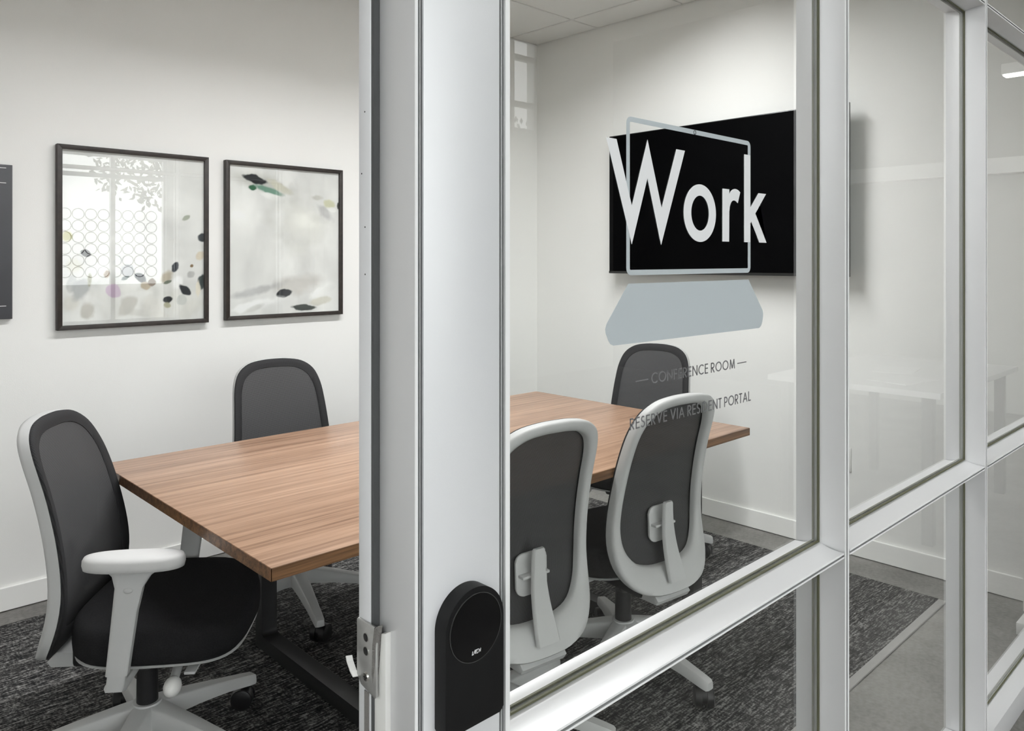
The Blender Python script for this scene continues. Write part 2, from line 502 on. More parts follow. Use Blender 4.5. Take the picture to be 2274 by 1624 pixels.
bay('window_2', XM1 + 0.0135, XM2 - 0.0135)
bay('window_3', XM2 + 0.0135, XM3 - 0.0135)
mullion_end = struct('trim_5', bx(B(), XM3 + 0.0135, 3.53, YF + 0.005, YI, 0.0, ZC - 0.03), 'aluminium')

# door post between the doorway and the first bay
post = struct_root('trim_1', (0.53, 0.665, 0))
ZT = ZC - 0.03
box_obj('post_cover', (0.4735, 0.578, YF, 0.70, 0, ZT), 'post_paint', post, bev=0.0012)
box_obj('post_core', (0.4660, 0.5852, YF + 0.003, 0.698, 0, ZT), 'channel_dark', post)
box_obj('channel_fin', (0.4691, 0.4699, YF + 0.0005, YF + 0.003, 0, ZT), 'aluminium', post)
box_obj('channel_fin', (0.5810, 0.5818, YF + 0.0005, YF + 0.003, 0, ZT), 'aluminium', post)
box_obj('edge_lip', (0.5855, XP1, YF, YI, 0, ZT), 'aluminium', post, bev=0.001)
box_obj('jamb_face', (0.4625, 0.4655, YF, 0.690, 0, ZT), 'aluminium', post, bev=0.0008)
box_obj('jamb_edge', (0.4622, 0.4657, YF - 0.0012, YF - 0.0001, 0, ZT), 'edge_highlight', post)
box_obj('jamb_edge', (0.5857, XP1 + 0.0002, YF - 0.0012, YF - 0.0001, 0, ZT), 'edge_highlight', post)
box_obj('door_stop', (0.4537, 0.4700, 0.6885, 0.7105, 0, ZT), 'post_paint', post, bev=0.0012)
box_obj('stop_gasket', (0.4550, 0.4622, 0.6835, 0.6883, 0, ZT), 'channel_dark', post)
for yy_, zz_ in ((0.6985, 1.527), (0.7045, 1.462), (0.6980, 1.405), (0.6978, 1.355)):
    obj('pin_hole', cyl(B(), (0.4538, yy_, zz_), (0.45355, yy_, zz_), 0.0009, 0.0009, 10), 'black_gap', post, None, True)
# head of the doorway, above the frame
trim6 = struct('trim_6', bx(B(), -0.46, 0.4537, YF, 0.71, 2.05, ZC - 0.03), 'aluminium')

# ------------------------------------------------------------------ lettering
def arc(cx, cz, rx, rz, a0, a1, n=20):
    return [(cx + rx * math.cos(R(a0 + (a1 - a0) * i / n)), cz + rz * math.sin(R(a0 + (a1 - a0) * i / n))) for i in range(n + 1)]
W_ = 0.125
GL = {  # width, strokes (cap height 1, stroke centre lines inset by half a stroke)
 'C': (0.84, [arc(0.5, 0.5, 0.44, 0.44, 48, 312, 28)]),
 'O': (1.0, [arc(0.5, 0.5, 0.44, 0.44, 0, 360, 36)]),
 'N': (0.76, [[(0.06, 0), (0.06, 1)], [(0.07, 0.95), (0.69, 0.05)], [(0.70, 0), (0.70, 1)]]),
 'F': (0.50, [[(0.06, 0), (0.06, 1)], [(0.06, 0.94), (0.48, 0.94)], [(0.06, 0.53), (0.46, 0.53)]]),
 'E': (0.52, [[(0.06, 0), (0.06, 1)], [(0.06, 0.94), (0.50, 0.94)], [(0.06, 0.53), (0.48, 0.53)], [(0.06, 0.06), (0.50, 0.06)]]),
 'R': (0.58, [[(0.06, 0), (0.06, 1)], [(0.06, 0.94)] + arc(0.26, 0.705, 0.24, 0.235, 90, -90, 16) + [(0.06, 0.47)], [(0.20, 0.46), (0.52, 0.0)]]),
 'M': (0.98, [[(0.10, 0), (0.20, 1.0)], [(0.19, 0.97), (0.49, 0.06)], [(0.49, 0.06), (0.79, 0.97)], [(0.78, 1.0), (0.88, 0)]]),
 'S': (0.52, [arc(0.26, 0.735, 0.18, 0.205, 40, 225, 18) + arc(0.25, 0.275, 0.21, 0.225, 65, -150, 20)]),
 'V': (0.78, [[(0.06, 1.0), (0.39, 0.04)], [(0.39, 0.04), (0.72, 1.0)]]),
 'I': (0.13, [[(0.065, 0), (0.065, 1)]]),
 'A': (0.82, [[(0.06, 0), (0.41, 0.96)], [(0.41, 0.96), (0.76, 0)], [(0.18, 0.32), (0.64, 0.32)]]),
 'D': (0.76, [[(0.06, 0), (0.06, 1)], [(0.06, 0.94), (0.26, 0.94)] + arc(0.26, 0.5, 0.44, 0.44, 90, -90, 24) + [(0.06, 0.06)]]),
 'T': (0.52, [[(0.26, 0), (0.26, 1)], [(0.0, 0.94), (0.52, 0.94)]]),
 'P': (0.54, [[(0.06, 0), (0.06, 1)], [(0.06, 0.94)] + arc(0.25, 0.69, 0.24, 0.25, 90, -90, 16) + [(0.06, 0.44)]]),
 'L': (0.46, [[(0.06, 0), (0.06, 1)], [(0.06, 0.06), (0.45, 0.06)]]),
 'H': (0.70, [[(0.06, 0), (0.06, 1)], [(0.64, 0), (0.64, 1)], [(0.06, 0.5), (0.64, 0.5)]]),
 '-': (1.9, [[(0.0, 0.46), (1.9, 0.46)]]),
}
def stroke_poly(pts, w):
    n = len(pts); Lf, Rt = [], []
    for i in range(n):
        p = Vector(pts[i])
        d0 = (p - Vector(pts[i - 1])).normalized() if i > 0 else None
        d1 = (Vector(pts[i + 1]) - p).normalized() if i < n - 1 else None
        if n > 2 and i in (0, n - 1) and (Vector(pts[0]) - Vector(pts[-1])).length < 1e-6:
            d0 = (Vector(pts[-1]) - Vector(pts[-2])).normalized(); d1 = (Vector(pts[1]) - Vector(pts[0])).normalized()
        d = (d0 or d1) + (d1 or d0)
        d.normalize()
        nn = Vector((-d.y, d.x))
        k = 1.0 / max(0.4, nn.dot(Vector((-(d1 or d0).y, (d1 or d0).x))))
        Lf.append(p + nn * w / 2 * k); Rt.append(p - nn * w / 2 * k)
    return Lf, Rt

def letter_mesh(ch, x, z, s, sx, y, th, w=W_, slant=0.0):
    b = B()
    for st in GL[ch][1]:
        Lf, Rt = stroke_poly(st, w)
        P3 = lambda p, yy: (x + (p[0] + slant * p[1]) * s * sx, yy, z + p[1] * s)
        t = bmesh.new()
        n = len(st)
        a = [[t.verts.new(P3(q, yy)) for q in side] for side in (Lf, Rt) for yy in (y, y - th)]
        for i in range(n - 1):
            t.faces.new((a[1][i], a[1][i + 1], a[3][i + 1], a[3][i]))
            t.faces.new((a[0][i], a[2][i], a[2][i + 1], a[0][i + 1]))
            t.faces.new((a[0][i], a[0][i + 1], a[1][i + 1], a[1][i]))
            t.faces.new((a[2][i], a[3][i], a[3][i + 1], a[2][i + 1]))
        merge(b, t)
    return b

def text_line(root, txt, x0, x1, z, s, y, th, mat, gap=0.16, space=0.30, names='letter'):
    adv = []; cx = 0.0
    for c in txt:
        if c == ' ': cx += space; continue
        adv.append((c, cx)); cx += GL[c][0] + gap
    total = cx - gap
    sx = (x1 - x0) / (total * s)
    for c, a in adv:
        obj(names, letter_mesh(c, x0 + a * s * sx, z, s, sx, y, th), mat, root, None, True)

YD = YG - 0.0031        # outer glass surface
TH = 0.0004
# "Work" in white vinyl
wk = thing('word_decal', 'large white vinyl word Work stuck on the glass over the laptop outline', 'decal', (1.04, YD, 1.40))
def flat(name, pts, mat, root, lay=0):
    y0 = YD - lay * TH
    b = prism(B(), pts, lambda x, z: (x, y0, z), lambda x, z: (x, y0 - TH, z))
    return obj(name, b, mat, root, None, True)
flat('letter', [(0.8219, 1.5377), (0.8441, 1.5377), (0.8786, 1.4468), (0.9155, 1.5443), (0.9501, 1.4469), (0.9881, 1.5377), (1.0108, 1.5377), (0.9490, 1.3925), (0.9154, 1.4889), (0.8786, 1.3925)], 'vinyl_white', wk, 1)
def ring(cx, cz, ro, ri, n=48, y0=YD, th=TH):
    """flat annulus; ro, ri = (rx, rz)"""
    b = B()
    O = [(cx + ro[0] * math.cos(2 * math.pi * i / n), cz + ro[1] * math.sin(2 * math.pi * i / n)) for i in range(n)]
    I = [(cx + ri[0] * math.cos(2 * math.pi * i / n), cz + ri[1] * math.sin(2 * math.pi * i / n)) for i in range(n)]
    rings = [[(p[0], y0, p[1]) for p in O], [(p[0], y0 - th, p[1]) for p in O], [(p[0], y0 - th, p[1]) for p in I], [(p[0], y0, p[1]) for p in I], [(p[0], y0, p[1]) for p in O]]
    loft(b, rings, True, False)
    return b
obj('letter', ring(1.0532, 1.4438, (0.0456, 0.0452), (0.0252, 0.0275), y0=YD - TH), 'vinyl_white', wk, None, True)
rp = [(1.1188, 1.4867), (1.1395, 1.4867), (1.1395, 1.4788), (1.1441, 1.4838), (1.1505, 1.4872), (1.1567, 1.4885), (1.1630, 1.4882), (1.1690, 1.4866), (1.1742, 1.4837), (1.1665, 1.4652), (1.1600, 1.4686), (1.1541, 1.4693), (1.1490, 1.4681), (1.1441, 1.4640), (1.1408, 1.4580), (1.1395, 1.4502), (1.1389, 1.4005), (1.1186, 1.4005)]
flat('letter', rp, 'vinyl_white', wk, 1)
kp = [(1.1876, 1.5490), (1.2075, 1.5490), (1.2075, 1.4593), (1.2354, 1.4861), (1.2617, 1.4861), (1.2245, 1.4503), (1.2637, 1.4005), (1.2385, 1.4005), (1.2106, 1.4358), (1.2075, 1.4327), (1.2075, 1.4005), (1.1876, 1.4005)]
flat('letter', kp, 'vinyl_white', wk, 1)
# laptop outline in frosted grey vinyl
lp = thing('laptop_decal', 'frosted grey vinyl laptop with empty screen outline on the glass', 'decal', (1.04, YD, 1.25))
def rrect(x0, x1, z0, z1, r, n=6):
    P = []
    for cx, cz, a in ((x1 - r, z1 - r, 0), (x0 + r, z1 - r, 90), (x0 + r, z0 + r, 180), (x1 - r, z0 + r, 270)):
        P += arc(cx, cz, r, r, a, a + 90, n)
    return P
O_ = rrect(0.8668, 1.2087, 1.3487, 1.5728, 0.010); I_ = rrect(0.8744, 1.2005, 1.3563, 1.5655, 0.002)
b = B()
loft(b, [[(p[0], YD, p[1]) for p in O_], [(p[0], YD - TH, p[1]) for p in O_], [(p[0], YD - TH, p[1]) for p in I_], [(p[0], YD, p[1]) for p in I_], [(p[0], YD, p[1]) for p in O_]], True, False)
obj('screen_outline', b, 'vinyl_grey', lp, None, True)
obj('webcam_ring', ring(1.0382, 1.5688, (0.0035, 0.0035), (0.0026, 0.0026), 24, YD - TH), 'black_plastic', lp, None, True)
kb = [(0.8711, 1.3369), (1.2022, 1.3369), (1.2501, 1.2828), (1.2522, 1.2770), (1.2517, 1.2700), (1.2480, 1.2600), (1.2440, 1.2550), (1.2375, 1.2522), (0.8382, 1.2522), (0.8315, 1.2545), (0.8268, 1.2600), (0.8215, 1.2700), (0.8203, 1.2760), (0.8234, 1.2830)]
flat('keyboard', kb, 'vinyl_grey', lp)
t1 = thing('lettering_decal', 'grey vinyl line reading CONFERENCE ROOM between two dashes on the glass', 'lettering', (1.04, YD, 1.19))
text_line(t1, 'CONFERENCE ROOM', 0.9257, 1.1585, 1.1900, 0.0158, YD, TH, 'vinyl_dark')
flat('dash', [(0.8881, 1.1966), (0.9180, 1.1966), (0.9180, 1.1982), (0.8881, 1.1982)], 'vinyl_dark', t1)
flat('dash', [(1.1659, 1.1966), (1.1951, 1.1966), (1.1951, 1.1982), (1.1659, 1.1982)], 'vinyl_dark', t1)
t2 = thing('lettering_decal', 'grey vinyl line reading RESERVE VIA RESIDENT PORTAL on the glass', 'lettering', (1.04, YD, 1.13))
text_line(t2, 'RESERVE VIA RESIDENT PORTAL', 0.8749, 1.2099, 1.1298, 0.0165, YD, TH, 'vinyl_dark')

# ------------------------------------------------------------------ access reader on the post
rd = thing('access_reader', 'black rounded door access reader with a round glossy face on the post', 'door lock', (0.527, YF, 0.8885))
def bodyprof(r, zt, zb, cx, rc=0.005):
    P = arc(cx, zt - r, r, r, 0, 180, 32)
    P += arc(cx - r + rc, zb + rc, rc, rc, 180, 270, 5) + arc(cx + r - rc, zb + rc, rc, rc, 270, 360, 5)
    return P
pr = bodyprof(0.0395, 1.0310, 0.8885, 0.527)
b = prism(B(), pr, lambda x, z: (x, YF - 0.0002, z), lambda x, z: (x, 0.6043, z), bev=0.0015)
obj('reader_body', b, 'reader_body', rd, 50, True)
b = B()
cyl(b, (0.527, 0.6046, 0.9900), (0.527, 0.6030, 0.9900), 0.0345, 0.0342, 56)
lens = obj('round_face', b, 'reader_lens', rd, 40, True)
b = ring(0.527, 0.9900, (0.0353, 0.0353), (0.0345, 0.0345), 56, 0.6042, 0.0011)
obj('face_rim', b, 'reader_ring', lens, None, True)
yy = 0.6029
b = B()
LS = {'L': [[(0.25, 1.0), (0.05, 0.0), (0.62, 0.0)]], 'A': [[(0.5, 0.0), (1.05, 1.0), (1.15, 0.0)]], 'T': [[(1.05, 1.0), (1.75, 1.0)], [(1.42, 1.0), (1.25, 0.0)]],
      'C': [[(2.35, 1.0), (1.85, 1.0), (1.70, 0.0), (2.25, 0.0)]], 'H': [[(2.65, 1.0), (2.5, 0.0)], [(3.2, 1.0), (3.05, 0.0)], [(2.57, 0.5), (3.12, 0.5)]]}
for ch, sts in LS.items():
    bl = B()
    for st in sts:
        Lf, Rt = stroke_poly([(p[0], p[1]) for p in st], 0.20)
        P3 = lambda p, y_: (0.5208 + p[0] * 0.0037, y_, 0.9635 + p[1] * 0.0036)
        t = bmesh.new()
        for i in range(len(st) - 1):
            q = [t.verts.new(P3(p, yy)) for p in (Lf[i], Lf[i + 1], Rt[i + 1], Rt[i])]
            q2 = [t.verts.new(P3(p, yy - 0.0001)) for p in (Lf[i], Lf[i + 1], Rt[i + 1], Rt[i])]
            t.faces.new(q); t.faces.new(q2[::-1])
        merge(bl, t)
    obj('letter', bl, 'vinyl_white', lens, None, True)

# ------------------------------------------------------------------ strike plate on the door jamb
sp = thing('strike_plate', 'worn steel strike plate with screw holes on the door jamb', 'strike plate', (0.4525, 0.69, 0.86))
outl = [(0.6735, 0.9900), (0.7075, 0.9900), (0.7095, 0.9880), (0.7095, 0.9300), (0.7020, 0.9215), (0.6760, 0.9160), (0.6735, 0.9180)]
b = prism(B(), outl, lambda y, z: (0.4535, y, z), lambda y, z: (0.4508, y, z), bev=0.0004)
obj('plate', b, 'steel', sp, 40, True)
for zz in (0.9745, 0.9600):
    b = cyl(B(), (0.4510, 0.6915, zz), (0.45055, 0.6915, zz), 0.0045, 0.0045, 20)
    h_ = obj('screw_hole', b, 'black_gap', sp, None, True)
    b = ring(0, 0, (0.0048, 0.0048), (0.0041, 0.0041), 20, 0, 0.0006)
    b.transform(Matrix.Translation((0.4507, 0.6915, zz)) @ Matrix.Rotation(R(-90), 4, 'Z'))
    obj('hole_rim', b, 'chrome', h_, None, True)
b = cyl(B(), (0.4508, 0.6915, 0.9330), (0.4494, 0.6915, 0.9330), 0.0052, 0.0042, 20)
sc_ = obj('screw', b, 'chrome', sp, 40, True)
b = B(); bx(b, 0.4490, 0.4495, 0.6885, 0.6945, 0.9325, 0.9335); bx(b, 0.4490, 0.4495, 0.6910, 0.6920, 0.9300, 0.9360)
obj('screw_slot', b, 'black_gap', sc_, None, True)
# folded lip below / beside the plate
lipo = [(0.6640, 0.9860), (0.6720, 0.9830), (0.6745, 0.9500), (0.6800, 0.9250), (0.6870, 0.9000), (0.6890, 0.70), (0.6640, 0.70)]
b = prism(B(), lipo, lambda y, z: (0.4640, y, z), lambda y, z: (0.4560, y, z), bev=0.001)
obj('strike_lip', b, 'white_plastic', sp, 40, True)
felt = [(0.6690, 0.9935), (0.6760, 0.9900), (0.6790, 0.9700), (0.6800, 0.9400), (0.6790, 0.9300), (0.6755, 0.9480), (0.6730, 0.9810)]
b = prism(B(), felt, lambda y, z: (0.4570, y, z), lambda y, z: (0.4500, y, z), bev=0.001)
obj('felt_pad', b, 'felt', sp, 40, True)
b = B()
pth = [(0.7090, 0.9260), (0.7150, 0.9300), (0.7215, 0.9380), (0.7235, 0.9430)]
rings_ = []
for i, (y, z) in enumerate(pth):
    rings_.append([(0.4540, y, z), (0.4470, y + 0.0008, z + 0.0012), (0.4470, y + 0.0022, z + 0.0002), (0.4540, y + 0.0014, z - 0.0010)])
loft(b, rings_)
obj('plastic_tab', b, 'white_plastic', sp, None, True)
box_obj('bolt_recess', (0.4526, 0.4536, 0.6900, 0.6980, 0.70, 0.9160), 'felt', sp)

# ------------------------------------------------------------------ rug
rug = thing('area_rug', 'dark grey woven rug with a pale bound edge under the table', 'rug', (1.4, 2.2, 0.0))
box_obj('rug_pile', (XL + 0.1, 3.392, 1.060, 3.395, 0.0005, 0.009), 'rug_weave', rug, bev=0.002)
box_obj('rug_binding', (XL + 0.1, 3.392, 1.031, 1.060, 0.0005, 0.0075), 'rug_binding', rug, bev=0.002)

# ------------------------------------------------------------------ table
TX0, TX1, TY0, TY1, TZ = 0.738, 2.657, 1.481, 2.605, 0.74
tb = thing('conference_table', 'rectangular walnut conference table on black steel sled legs', 'table', ((TX0 + TX1) / 2, (TY0 + TY1) / 2, 0.0))
top = box_obj('table_top', (TX0 + 0.001, TX1 - 0.001, TY0 + 0.001, TY1 - 0.001, TZ - 0.0275, TZ), 'walnut', tb, bev=0.0007)
b = B()
bx(b, TX0, TX0 + 0.0012, TY0, TY1, TZ - 0.028, TZ - 0.0012); bx(b, TX1 - 0.0012, TX1, TY0, TY1, TZ - 0.028, TZ - 0.0012)
bx(b, TX0, TX1, TY0, TY0 + 0.0012, TZ - 0.028, TZ - 0.0012); bx(b, TX0, TX1, TY1 - 0.0012, TY1, TZ - 0.028, TZ - 0.0012)
obj('edge_band', b, 'walnut_edge', top, None, True)
def sled(x0, x1):
    ya, yb, tk, z0, z1 = TY0 + 0.004, TY1 - 0.005, 0.047, 0.009, TZ - 0.0285
    outer = [(ya, z1), (ya, z0), (yb, z0), (yb, z1)]
    r = 0.018
    inner = [(yb - tk, z1)] + [(yb - tk - r + r * math.cos(R(t)), z0 + tk + r + r * math.sin(R(t))) for t in (0, -22, -45, -68, -90)]
    inner += [(ya + tk + r + r * math.cos(R(t)), z0 + tk + r + r * math.sin(R(t))) for t in (-90, -112, -135, -158, -180)] + [(ya + tk, z1)]
    b = prism(B(), outer + inner, lambda y, z: (x0, y, z), lambda y, z: (x1, y, z), bev=0.0015)
    obj('sled_leg', b, 'table_steel', tb, 40, True)
sled(1.236, 1.293)
sled(2.285, 2.339)
box_obj('cross_beam', (1.293, 2.285, 2.00, 2.06, TZ - 0.069, TZ - 0.029), 'table_steel', tb, bev=0.001)

# ------------------------------------------------------------------ office chairs
def catmull(P, per=4):
    out = []
    n = len(P)
    for i in range(n - 1):
        p0 = P[max(0, i - 1)]; p1 = P[i]; p2 = P[i + 1]; p3 = P[min(n - 1, i + 2)]
        for k in range(per):
            t = k / per
            out.append(tuple(0.5 * ((2 * p1[j]) + (-p0[j] + p2[j]) * t + (2 * p0[j] - 5 * p1[j] + 4 * p2[j] - p3[j]) * t * t + (-p0[j] + 3 * p1[j] - 3 * p2[j] + p3[j]) * t ** 3) for j in range(len(p1))))
    out.append(P[-1])
    return out

PROF = catmull([(0.325, -0.222), (0.38, -0.186), (0.45, -0.156), (0.52, -0.142), (0.60, -0.145), (0.70, -0.163), (0.80, -0.191), (0.90, -0.231), (0.975, -0.265)], 6)
PZ = np.array([p[0] for p in PROF]); PY = np.array([p[1] for p in PROF])
def prof_y(z, x=0.0):
    return float(np.interp(z, PZ, PY)) + 0.30 * x * x
OUT_H = catmull([(0.0, 0.336), (0.080, 0.340), (0.148, 0.362), (0.191, 0.412), (0.205, 0.480), (0.202, 0.570), (0.194, 0.675), (0.187, 0.770), (0.178, 0.848), (0.156, 0.904), (0.112, 0.937), (0.052, 0.949), (0.0, 0.951)], 4)
INN_H = catmull([(0.0, 0.412), (0.066, 0.415), (0.124, 0.434), (0.159, 0.480), (0.170, 0.535), (0.169, 0.600), (0.163, 0.690), (0.157, 0.775), (0.149, 0.838), (0.128, 0.884), (0.088, 0.910), (0.040, 0.918), (0.0, 0.919)], 4)
def full(h):
    return h + [(-x, z) for x, z in h[::-1][1:-1]]
OUT_F, INN_F = full(OUT_H), full(INN_H)

def back_frame():
    b = B()
    def pt(o, i, f, d):
        x = o[0] + (i[0] - o[0]) * f; z = o[1] + (i[1] - o[1]) * f
        return (x, prof_y(z, x) - d, z)
    # section corners: fraction from outer to inner outline, depth behind the mesh
    sec = [(0.0, 0.002), (0.0, 0.022), (0.06, 0.030), (0.25, 0.035), (0.70, 0.034), (0.93, 0.029), (1.0, 0.020), (1.0, 0.006), (0.5, 0.002)]
    rings_ = [[pt(o, i, f, d) for o, i in zip(OUT_F, INN_F)] for f, d in sec]
    rings_.append(rings_[0])
    loft(b, rings_, True, False)
    bmesh.ops.remove_doubles(b, verts=b.verts[:], dist=1e-6)
    return b

def mesh_panel():
    b = B(); t = bmesh.new()
    zs = np.array([p[1] for p in INN_H]); xs = np.array([p[0] for p in INN_H]) + 0.004
    zs = 0.6655 + (zs - 0.6655) * 1.03
    rows = []
    n = 44
    for i in range(n + 1):
        s = 0.5 - 0.5 * math.cos(math.pi * i / n)
        z = zs[0] + (zs[-1] - zs[0]) * s
        w = max(0.004, float(np.interp(z, zs, xs)))
        rows.append([t.verts.new((w * k / 8, prof_y(z, w * k / 8) + 0.0015 - 0.012 * (1 - (k / 8) ** 2) * math.sin(math.pi * s), z)) for k in range(-8, 9)])
    for i in range(n):
        for k in range(16):
            t.faces.new((rows[i][k], rows[i][k + 1], rows[i + 1][k + 1], rows[i + 1][k]))
    merge(b, t)
    return b

def mesh_border():
    b = B()
    def pt(o, i, f, d):
        x = o[0] + (i[0] - o[0]) * f; z = o[1] + (i[1] - o[1]) * f
        return (x, prof_y(z, x) + d, z)
    rings_ = [[pt(o, i, f, d) for o, i in zip(OUT_F, INN_F)] for f, d in ((0.02, -0.001), (0.01, 0.003), (0.10, 0.007), (0.55, 0.006), (1.0, 0.003), (1.02, 0.0012))]
    loft(b, rings_, True, False)
    return b

def superpts(hx, hy, cy, z, n=40, e=3.0, drop=None):
    P = []
    for i in range(n):
        a = 2 * math.pi * i / n
        c, s = math.cos(a), math.sin(a)
        x = hx * math.copysign(abs(c) ** (2 / e), c); y = cy + hy * math.copysign(abs(s) ** (2 / e), s)
        zz = z - (drop(x, y) if drop else 0)
        P.append((x, y, zz))
    return P

def build_chair():
    c = thing('office_chair', '-', 'chair')
    c['group'] = 'grey and black mesh office chairs'
    fr = obj('backrest_frame', back_frame(), 'grey_plastic', c, 60)
    mp = obj('mesh_back', mesh_panel(), 'chair_mesh', c, 180)
    obj('mesh_border', mesh_border(), 'chair_mesh_edge', mp, 60)
    # lumbar strut and pad on the rear of the back
    pth = [(0.372, -0.236), (0.40, -0.226), (0.45, -0.210), (0.50, -0.199), (0.55, -0.195), (0.60, -0.195)]
    wid = [0.037, 0.035, 0.030, 0.026, 0.022, 0.020]
    rings_ = []
    for (z, y), w in zip(catmull(pth, 3), catmull([(w,) for w in wid], 3)):
        w = w[0]
        rings_.append([(-w, y - 0.003, z), (-w + 0.004, y - 0.008, z), (w - 0.004, y - 0.008, z), (w, y - 0.003, z), (w, y + 0.003, z), (-w, y + 0.003, z)])
    rings_.append([(p[0] * 0.75, p[1], p[2] + 0.006) for p in rings_[-1]])
    ls = obj('lumbar_strut', loft(B(), rings_), 'grey_plastic', c, 45)
    P = rrect(-0.052, 0.052, 0.478, 0.588, 0.022, 6)
    b = prism(B(), P, lambda x, z: (x, prof_y(z, x) - 0.0165, z), lambda x, z: (x, prof_y(z, x) - 0.024 - 0.10 * x * x * 0, z), bev=0.002)
    lpad = obj('lumbar_pad', b, 'grey_plastic', ls, 50)
    b = B(); bx(b, -0.045, 0.045, -0.188, -0.166, 0.528, 0.536, bev=0.002)
    obj('lumbar_grip', b, 'grey_plastic', ls, 40)
    # seat
    def drop(x, y):
        d = max(0, y - 0.12)
        return 0.9 * d * d
    layers = [(0.80, 0.374), (0.95, 0.376), (0.99, 0.388), (1.0, 0.412), (0.996, 0.438), (0.975, 0.456), (0.92, 0.466), (0.75, 0.470), (0.40, 0.468), (0.12, 0.467)]
    rings_ = [superpts(0.243 * s, 0.212 * s, 0.068, z, 52, 3.2, drop) for s, z in layers]
    obj('seat_cushion', loft(B(), rings_), 'seat_fabric', c, 180)
    rings_ = [superpts(0.236 * s, 0.206 * s, 0.068, z, 52, 3.2, drop) for s, z in ((0.5, 0.356), (0.80, 0.360), (0.97, 0.368), (1.0, 0.373), (0.985, 0.3755), (0.90, 0.3755))]
    obj('seat_pan', loft(B(), rings_), 'grey_plastic', c, 60)
    b = B(); bx(b, -0.085, 0.085, -0.16, 0.18, 0.305, 0.358, bev=0.012)
    mech = obj('tilt_mechanism', b, 'black_plastic', c, 40)
    b = B()
    P = [(-0.225, 0.318), (-0.215, 0.304), (-0.12, 0.302), (-0.10, 0.315), (-0.12, 0.340), (-0.200, 0.345)]
    prism(b, P, lambda y, z: (-0.075, y, z), lambda y, z: (0.075, y, z), bev=0.006)
    obj('back_carrier', b, 'grey_plastic', mech, 40)
    # knob and lever on the sitter's right-hand side
    b = B(); cyl(b, (0.07, 0.115, 0.335), (0.185, 0.128, 0.312), 0.013, 0.011, 14)
    st = obj('knob_stem', b, 'grey_plastic', mech, 40)
    b = B(); sphere(b, Vector((0.200, 0.130, 0.306)), 0.028, 0.021, 0.023)
    obj('tension_knob', b, 'white_plastic', mech, 180)
    b = B(); bx(b, 0.125, 0.180, 0.150, 0.178, 0.322, 0.330, bev=0.003)
    bx(b, 0.05, 0.130, 0.158, 0.170, 0.322, 0.330, bev=0.002)
    obj('height_lever', b, 'grey_plastic', mech, 40)
    # arms
    for s in (1, -1):
        L = [(-0.065, 1.0), (0.0, 1.0)]
        def capsule(sc, z, cx=0.256 * s, cy=0.060, hl=0.118, hw=0.043):
            return [(cx + hw * sc * math.copysign(abs(math.cos(a)) ** (2 / 2.3), math.cos(a)), cy + hl * (1 - (1 - sc) * 0.4) * math.copysign(abs(math.sin(a)) ** (2 / 2.6), math.sin(a)), z) for a in [2 * math.pi * i / 36 for i in range(36)]]
        b = loft(B(), [capsule(0.80, 0.624), capsule(0.95, 0.627), capsule(1.0, 0.637), capsule(0.98, 0.649), capsule(0.90, 0.656), capsule(0.6, 0.659), capsule(0.15, 0.660)])
        pad = obj('armrest', b, 'armrest_pad', c, 60)
        def rr(cx, cy, hx, hy, z, r=0.3):
            P = []
            for qx, qy in ((1, 1), (-1, 1), (-1, -1), (1, -1)):
                for t in ((1, 1 - r), (0.9, 0.9), (1 - r, 1)) if qx * qy > 0 else ((1 - r, 1), (0.9, 0.9), (1, 1 - r)):
                    P.append((cx + qx * hx * t[0], cy + qy * hy * t[1], z))
            return P
        xx = 0.256 * s
        b = loft(B(), [rr(xx, 0.022, 0.012, 0.025, 0.372), rr(xx, 0.029, 0.012, 0.026, 0.43), rr(xx, 0.040, 0.0115, 0.028, 0.52), rr(xx, 0.050, 0.011, 0.032, 0.58), rr(xx, 0.056, 0.012, 0.044, 0.608), rr(xx, 0.060, 0.016, 0.062, 0.6245)])
        obj('arm_post', b, 'grey_plastic', pad, 45)
        b = B(); sphere(b, Vector((xx + 0.0115 * s, 0.050, 0.575)), 0.003, 0.011, 0.007, 16, 8)
        obj('height_button', b, 'grey_plastic', pad, 180)
        rings_ = [rr(xx - 0.002 * s, 0.022, 0.010, 0.021, 0.376), rr(xx - 0.003 * s, 0.018, 0.010, 0.021, 0.350), rr(xx - 0.006 * s, 0.014, 0.012, 0.021, 0.334)]
        b = loft(B(), rings_)
        # horizontal bracket running in under the seat
        def sec(x, z, h): return [(x, -0.005, z - h), (x, 0.033, z - h), (x, 0.036, z), (x, 0.033, z + h), (x, -0.005, z + h), (x, -0.008, z)]
        loft(b, [sec(xx + 0.004 * s, 0.340, 0.009), sec(xx - 0.02 * s, 0.334, 0.012), sec(xx - 0.08 * s, 0.338, 0.012), sec(xx - 0.19 * s, 0.342, 0.010)])
        obj('arm_bracket', b, 'grey_plastic', pad, 45)
    # column
    b = cyl(B(), (0, 0, 0.155), (0, 0, 0.262), 0.0275, 0.0265, 28)
    gc = obj('gas_column', b, 'black_plastic', c, 40)
    b = cyl(B(), (0, 0, 0.262), (0, 0, 0.306), 0.0145, 0.0145, 20)
    obj('piston', b, 'chrome', gc, 40)
    # five-star base
    b = cyl(B(), (0, 0, 0.105), (0, 0, 0.168), 0.050, 0.036, 30)
    obj('base_hub', b, 'grey_plastic', c, 40)
